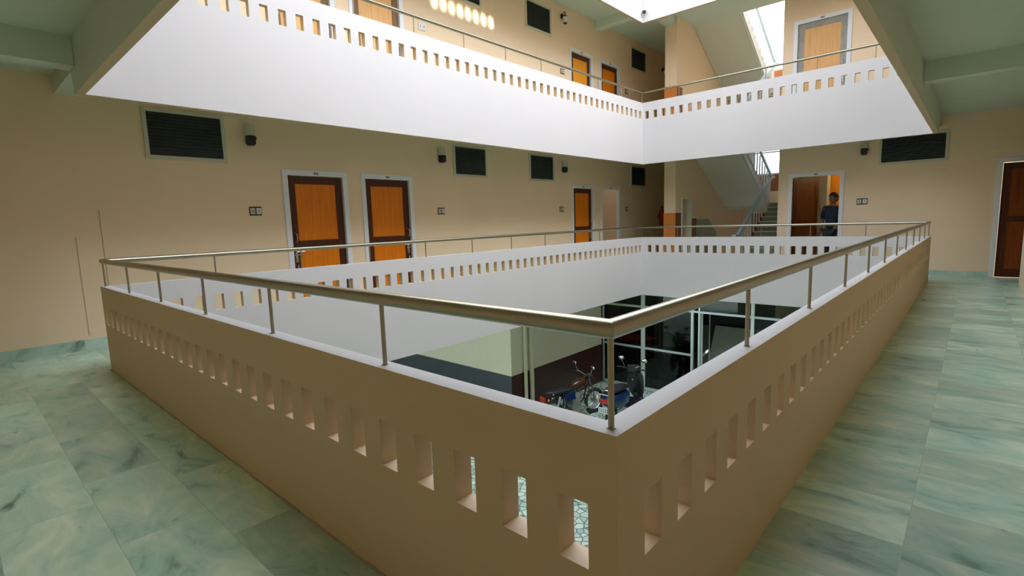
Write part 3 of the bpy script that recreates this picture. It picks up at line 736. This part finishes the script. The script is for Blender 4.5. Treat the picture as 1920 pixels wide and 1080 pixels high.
f = MB(); f.box(0, .05, -.02, .02, .02, 2.68).box(.9, .95, -.02, .02, .02, 2.68).box(.05, .9, -.02, .02, 2.62, 2.68).box(.05, .9, -.02, .02, .02, .12).box(.05, .9, -.02, .02, 1.35, 1.41)
f.build('door_frame', ALU, gd); MB().box(.05, .9, -.003, .003, .12, 1.35).build('pane', GLASS_D, gd); MB().box(.05, .9, -.003, .003, 1.41, 2.62).build('pane', GLASS_D, gd)
gd.rotation_euler = (0, 0, radians(8)); gd.location = Vector((XP+.05, 5.08, g0))*K
# things in the dark room
tag(MB().box(17.2, 17.5, 7.62, 8.28, g0, gt-.1).build('green_pillar', GREENP, base=(17.3, 7.95, g0)), 'green painted pillar seen dimly through the glass', 'pillar')
bb = (16.2, 8.6, g0)
rs_ = empty('bench', bb, 'long red seat behind the glass left of the aluminium post', 'bench')
MB().box(15.9, 16.5, 8.0, 9.9, -3.10, -2.93).build('seat', REDP, rs_, bb, bevel=.02)
for y in (8.15, 9.7): MB().box(15.98, 16.42, y-.03, y+.03, g0, -3.10).build('leg', BLACK, rs_, bb)
cb = MB().prism([(14.5, g0), (15.1, g0), (15.65, -2.05), (15.5, -2.0)], 'y', 3.75, 5.45)
tag(cb.build('leaning_board', GREYB, base=(14.9, 4.6, g0)), 'large grey board leaning in the dark room behind the glass', 'board')
b_ = (14.9, 6.3, g0)
ct = empty('counter', b_, 'low dark counter behind the glass partition', 'counter')
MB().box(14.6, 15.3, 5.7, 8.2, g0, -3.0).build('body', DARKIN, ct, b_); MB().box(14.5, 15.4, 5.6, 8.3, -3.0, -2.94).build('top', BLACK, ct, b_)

# ------------------------------------------------------------------ motorcycle (built in metres, x forward)
def wheel(mb_t, mb_r, x, z, R, tw, spokes=True):
    mb_t.torus((x, 0, z), (0, 1, 0), R-tw, tw, n=32, seg=10)
    mb_r.torus((x, 0, z), (0, 1, 0), R-2*tw+.004, .012, n=32, seg=6)
    mb_r.disc((x, 0, z), (0, 1, 0), .06, .09)
    for k in range(12):
        a = k*pi/6; mb_r.tube([(x+.05*cos(a), .02*(-1)**k, z+.05*sin(a)), (x+(R-2*tw)*cos(a+.1), 0, z+(R-2*tw)*sin(a+.1))], .0035, 5)
def K1(o): return o
def motorcycle(loc, rz):
    r = empty('motorcycle', loc, 'dark motorcycle with blue side panel parked by the maroon wall', 'motorcycle', rz=rz)
    def b(m, n, mt, p=None, sm=True, bev=0): return m.build(n, mt, p or r, k=1, smooth=sm, bevel=bev)
    for x, n in ((-.62, 'rear_wheel'), (.66, 'front_wheel')):
        t, rm = MB(), MB(); wheel(t, rm, x, .30, .30, .042); o = b(t, n, RUBBER); b(rm, 'rim', CHROME, o)
    f = MB().tube([(.46, 0, .82), (.30, 0, .70), (-.1, 0, .68), (-.62, 0, .66)], .022, 8).tube([(.44, 0, .76), (.34, 0, .42), (.1, 0, .24), (-.25, 0, .26)], .02, 8)
    for s in (-1, 1): f.tube([(-.2, .06*s, .36), (-.62, .085*s, .30)], .018, 8).tube([(-.25, .05*s, .26), (-.2, .06*s, .66)], .018, 8)
    b(f, 'frame', BLACK)
    f = MB()
    for s in (-1, 1): f.tube([(.66, .075*s, .30), (.44, .075*s, .90)], .018, 8)
    b(f, 'fork', CHROME)
    b(MB().torus((.66, 0, .30), (0, 1, 0), .335, .03, a0=radians(20), a1=radians(150), n=18, seg=8), 'front_fender', CHROME)
    b(MB().torus((-.62, 0, .30), (0, 1, 0), .34, .045, a0=radians(20), a1=radians(165), n=18, seg=8), 'rear_fender', DGREY)
    tk = MB().ball((.18, 0, .80), (.26, .13, .12), (0, radians(-6), 0)); b(tk, 'fuel_tank', mat('bronze_tank', (.05, .016, .007), .2))
    sp = MB().rbox((-.18, .12, .60), (.30, .03, .2), (0, radians(-10), 0)).rbox((-.18, -.12, .60), (.30, .03, .2), (0, radians(-10), 0)); b(sp, 'side_panel', DBLUE, sm=False, bev=.02)
    st = MB().ball((-.38, 0, .76), (.42, .13, .055), (0, radians(4), 0)); b(st, 'seat', SEATM)
    e = MB().tube([(.08, 0, .30), (.18, 0, .60)], .085, 14); 
    for k in range(6): e.disc((.10+.014*k, 0, .38+.036*k), (.1, 0, .3), .11, .012)
    e.disc((.0, .0, .34), (0, 1, 0), .13, .28); b(e, 'engine', mat('cast_alloy', (.45, .47, .46), .35, metal=.8))
    ex = MB().tube([(.2, -.1, .42), (.28, -.13, .24), (.05, -.14, .19), (-.3, -.15, .21), (-.78, -.16, .30)], .03, 10, rs=[.022, .022, .025, .045, .05]); b(ex, 'exhaust', CHROME)
    hb = MB().tube([(.30, -.36, 1.0), (.38, -.2, 1.02), (.42, 0, .95), (.38, .2, 1.02), (.30, .36, 1.0)], .012, 8); h = b(hb, 'handlebar', CHROME)
    for s in (-1, 1):
        b(MB().tube([(.36, s*.25, 1.015), (.28, s*.38, 1.0)], .018, 8), 'grip', BLACK, h)
        mi = b(MB().tube([(.36, s*.2, 1.02), (.34, s*.28, 1.16)], .005, 6).ball((.34, s*.30, 1.2), (.015, .065, .045)), 'mirror', CHROME)
    b(MB().ball((.52, 0, .90), (.075, .085, .085)), 'headlight', BLACK)
    for s in (-1, 1): b(MB().tube([(-.58, s*.11, .33), (-.45, s*.11, .66)], .028, 10), 'shock_absorber', CHROME)
    b(MB().rbox((-.86, 0, .66), (.06, .14, .09)), 'tail_light', REDP, sm=False, bev=.01)
    b(MB().rbox((-.90, 0, .52), (.012, .2, .13), (0, radians(-15), 0)), 'licence_plate', PLATEW, sm=False)
    for s in (-1, 1): b(MB().ball((-.80, s*.13, .66), .025), 'indicator', mat('amber_lens', (.6, .2, .02), .3) if s < 0 else bpy.data.materials['amber_lens'])
    g = MB().tube([(.34, -.06, .6), (.36, -.3, .55), (.34, -.33, .42), (.30, -.3, .3), (.22, -.06, .26)], .012, 8).tube([(.34, .06, .6), (.36, .3, .55), (.34, .33, .42), (.30, .3, .3), (.22, .06, .26)], .012, 8)
    b(g, 'crash_guard', CHROME)
    b(MB().tube([(-.05, .08, .24), (-.12, .3, .02)], .012, 8), 'side_stand', BLACK)
    return r
mc = motorcycle((9.98, 7.28, g0), radians(-13))

def scooter(loc, rz):
    r = empty('scooter', loc, 'dark blue scooter with red tail light and white number plate beside the motorcycle', 'scooter', rz=rz)
    def b(m, n, mt, p=None, sm=True, bev=0): return m.build(n, mt, p or r, k=1, smooth=sm, bevel=bev)
    for x, n in ((-.62, 'rear_wheel'), (.65, 'front_wheel')):
        t, rm = MB(), MB(); t.torus((x, 0, .22), (0, 1, 0), .165, .055, n=28); rm.disc((x, 0, .22), (0, 1, 0), .115, .06); o = b(t, n, RUBBER); b(rm, 'rim', mat('grey_alloy_%s' % n, (.35, .37, .36), .4, metal=.7), o)
    # rear body shell, loft of ellipses
    def loft(secs, seg=18):
        m = MB(); base = len(m.v)
        for (x, z, ry, rz_) in secs:
            for k in range(seg):
                a = 2*pi*k/seg; ca, sa = cos(a), sin(a)
                m.v.append(Vector((x, ry*math.copysign(abs(ca)**.7, ca), z+rz_*math.copysign(abs(sa)**.7, sa))))
        n = len(secs)
        for i in range(n-1):
            for k in range(seg): m.f.append([i*seg+k, i*seg+(k+1) % seg, (i+1)*seg+(k+1) % seg, (i+1)*seg+k])
        m.f.append(list(range(seg))); m.f.append([(n-1)*seg+k for k in range(seg)][::-1]); return m
    b(loft([(-.92, .62, .08, .07), (-.85, .60, .15, .12), (-.65, .55, .20, .17), (-.40, .52, .21, .18), (-.15, .50, .18, .19), (-.02, .48, .14, .18)]), 'rear_body', DBLUE)
    b(loft([(-.82, .76, .10, .03), (-.6, .78, .15, .05), (-.3, .77, .16, .06), (-.02, .73, .12, .05)]), 'seat', SEATM)
    b(loft([(.60, .35, .10, .10), (.56, .5, .20, .16), (.50, .75, .22, .2), (.42, .92, .15, .10)]), 'front_shield', DGREY)
    b(MB().rbox((.2, 0, .28), (.62, .36, .05)), 'footboard', BLACK, sm=False, bev=.015)
    b(loft([(.36, 1.02, .10, .06), (.44, 1.03, .17, .075), (.52, 1.02, .12, .07), (.56, 1.0, .06, .05)]), 'handlebar_cowl', DGREY)
    b(MB().torus((.65, 0, .22), (0, 1, 0), .235, .06, a0=radians(10), a1=radians(160), n=14, seg=8), 'front_fender', DGREY)
    h = b(MB().tube([(.34, -.34, 1.04), (.42, 0, 1.0), (.34, .34, 1.04)], .014, 8), 'handlebar', BLACK)
    for s in (-1, 1):
        b(MB().tube([(.36, s*.25, 1.04), (.32, s*.38, 1.04)], .019, 8), 'grip', BLACK, h)
        b(MB().tube([(.38, s*.2, 1.04), (.38, s*.27, 1.2)], .006, 6).ball((.37, s*.29, 1.25), (.02, .075, .05)), 'mirror', CHROME)
    b(MB().rbox((-.93, 0, .62), (.05, .24, .10)), 'tail_light', REDP, sm=False, bev=.012)
    lp = b(MB().rbox((-.95, 0, .42), (.012, .26, .12)), 'licence_plate', PLATEW, sm=False)
    d = MB()
    for zz in (.445, .40):
        for i in range(5): d.rbox((-.957, -.09+i*.045, zz), (.003, .022, .028))
    b(d, 'plate_characters', BLACK, lp, sm=False)
    b(MB().tube([(-.9, -.15, .70), (-.96, -.12, .78), (-.96, .12, .78), (-.9, .15, .70)], .012, 8).torus((-.8, 0, .84), (.25, 0, 1), .13, .01, a0=0, a1=pi, n=12), 'grab_rail', CHROME)
    b(MB().tube([(-.3, -.14, .22), (-.55, -.18, .24), (-.9, -.18, .3)], .04, 10, rs=[.02, .045, .05]), 'exhaust', CHROME)
    b(MB().ball((.62, 0, .62), (.03, .06, .05)), 'headlight', BULB)
    b(MB().disc((.385, .0, .76), (1, 0, 0), .02, .01), 'key_switch', CHROME)
    b(MB().tube([(-.1, 0, .25), (-.2, .28, .0)], .012, 8), 'side_stand', BLACK)
    return r
sc_ = scooter((11.05, 6.27, g0), radians(2))

# ------------------------------------------------------------------ person inside the half open door (metres, faces -x then turned)
def skin_mesh(name, pts, edges, radii, m, parent, sub=2, root=0):
    me = bpy.data.meshes.new(name); me.from_pydata([Vector(p) for p in pts], edges, []); o = bpy.data.objects.new(name, me); COL.objects.link(o)
    md = o.modifiers.new('skin', 'SKIN'); md.use_smooth_shade = True
    for i, r_ in enumerate(radii):
        sv = me.skin_vertices[0].data[i]; sv.radius = (r_ if hasattr(r_, '__len__') else (r_, r_)); sv.use_root = (i == root)
    s = o.modifiers.new('sub', 'SUBSURF'); s.levels = sub; s.render_levels = sub
    me.materials.append(m); o.parent = parent; return o
def person(loc, rz):
    r = empty('person', loc, 'person in navy shirt and dark trousers standing inside the half open door', 'person', rz=rz)
    P = []; E = []; R = []
    def pt(p, rad, link=None):
        P.append(p); R.append(rad)
        if link is not None: E.append((link, len(P)-1))
        return len(P)-1
    pel = pt((0, 0, .92), (.15, .115)); wa = pt((0, 0, 1.06), (.13, .10), pel); ch = pt((0, 0, 1.26), (.155, .11), wa); nb = pt((0, 0, 1.40), (.09, .075), ch); nk = pt((.005, 0, 1.46), .052, nb); hd = pt((.015, 0, 1.52), .06, nk)
    for s in (-1, 1):
        a = pt((0, s*.10, .86), .09, pel); k_ = pt((.02, s*.11, .48), .062, a); an = pt((0, s*.115, .10), .042, k_); to = pt((.13, s*.125, .04), .035, an)
        sh = pt((0, s*.17, 1.37), .062, ch); el = pt((-.02, s*.24, 1.10), .042, sh); wr = pt((.06, s*.24, .88), .027, el); pm = pt((.09, s*.235, .82), (.018, .036), wr)
        for j, (dy, ln) in enumerate(((-.03, .065), (-.01, .075), (.01, .07), (.028, .055))):
            f1 = pt((.105, s*(.235+dy), .775), .009, pm); pt((.095, s*(.235+dy), .775-ln*.7), .008, f1)
        t1 = pt((.125, s*.21, .82), .010, pm); pt((.135, s*.20, .785), .008, t1)
    body = skin_mesh('body', P, E, R, SKIN, r)
    # head with face
    m = MB().ball((.02, 0, 1.60), (.095, .076, .115)).ball((.035, 0, 1.54), (.07, .058, .06))
    m.ball((.118, 0, 1.585), (.018, .012, .022)).ball((.02, .078, 1.595), (.018, .01, .03)).ball((.02, -.078, 1.595), (.018, .01, .03))
    hd_ = m.build('head', SKIN, r, k=1, smooth=True)
    for s in (-1, 1): MB().ball((.10, s*.03, 1.61), (.012, .014, .009)).build('eye', PLATEW, hd_, k=1, smooth=True)
    MB().ball((.103, 0, 1.545), (.010, .026, .007)).build('mouth', mat('lips', (.16, .05, .04), .5), hd_, k=1, smooth=True)
    MB().ball((.0, 0, 1.635), (.108, .09, .10)).ball((-.02, 0, 1.60), (.09, .085, .10)).build('hair', HAIR, r, k=1, smooth=True)
    # clothes
    P.clear(); E.clear(); R.clear()
    a0 = pt((0, 0, .86), (.175, .14)); a1 = pt((0, 0, 1.06), (.15, .12), a0); a2 = pt((0, 0, 1.26), (.175, .13), a1); a3 = pt((0, 0, 1.40), (.115, .095), a2)
    for s in (-1, 1): q = pt((0, s*.18, 1.375), .078, a2); q2 = pt((-.02, s*.24, 1.12), .062, q)
    skin_mesh('shirt', P, E, R, NAVY, r)
    P.clear(); E.clear(); R.clear()
    p0 = pt((0, 0, .93), (.165, .13))
    for s in (-1, 1): q = pt((0, s*.10, .84), .105, p0); q = pt((.02, s*.11, .48), .078, q); q = pt((0, s*.115, .10), .062, q)
    skin_mesh('trousers', P, E, R, mat('dark_trousers', (.02, .022, .028), .8), r)
    for s in (-1, 1): MB().ball((.06, s*.12, .035), (.14, .05, .04)).build('shoe', BLACK, r, k=1, smooth=True)
    return r
person((XW+.55, 2.22, 0), radians(160))
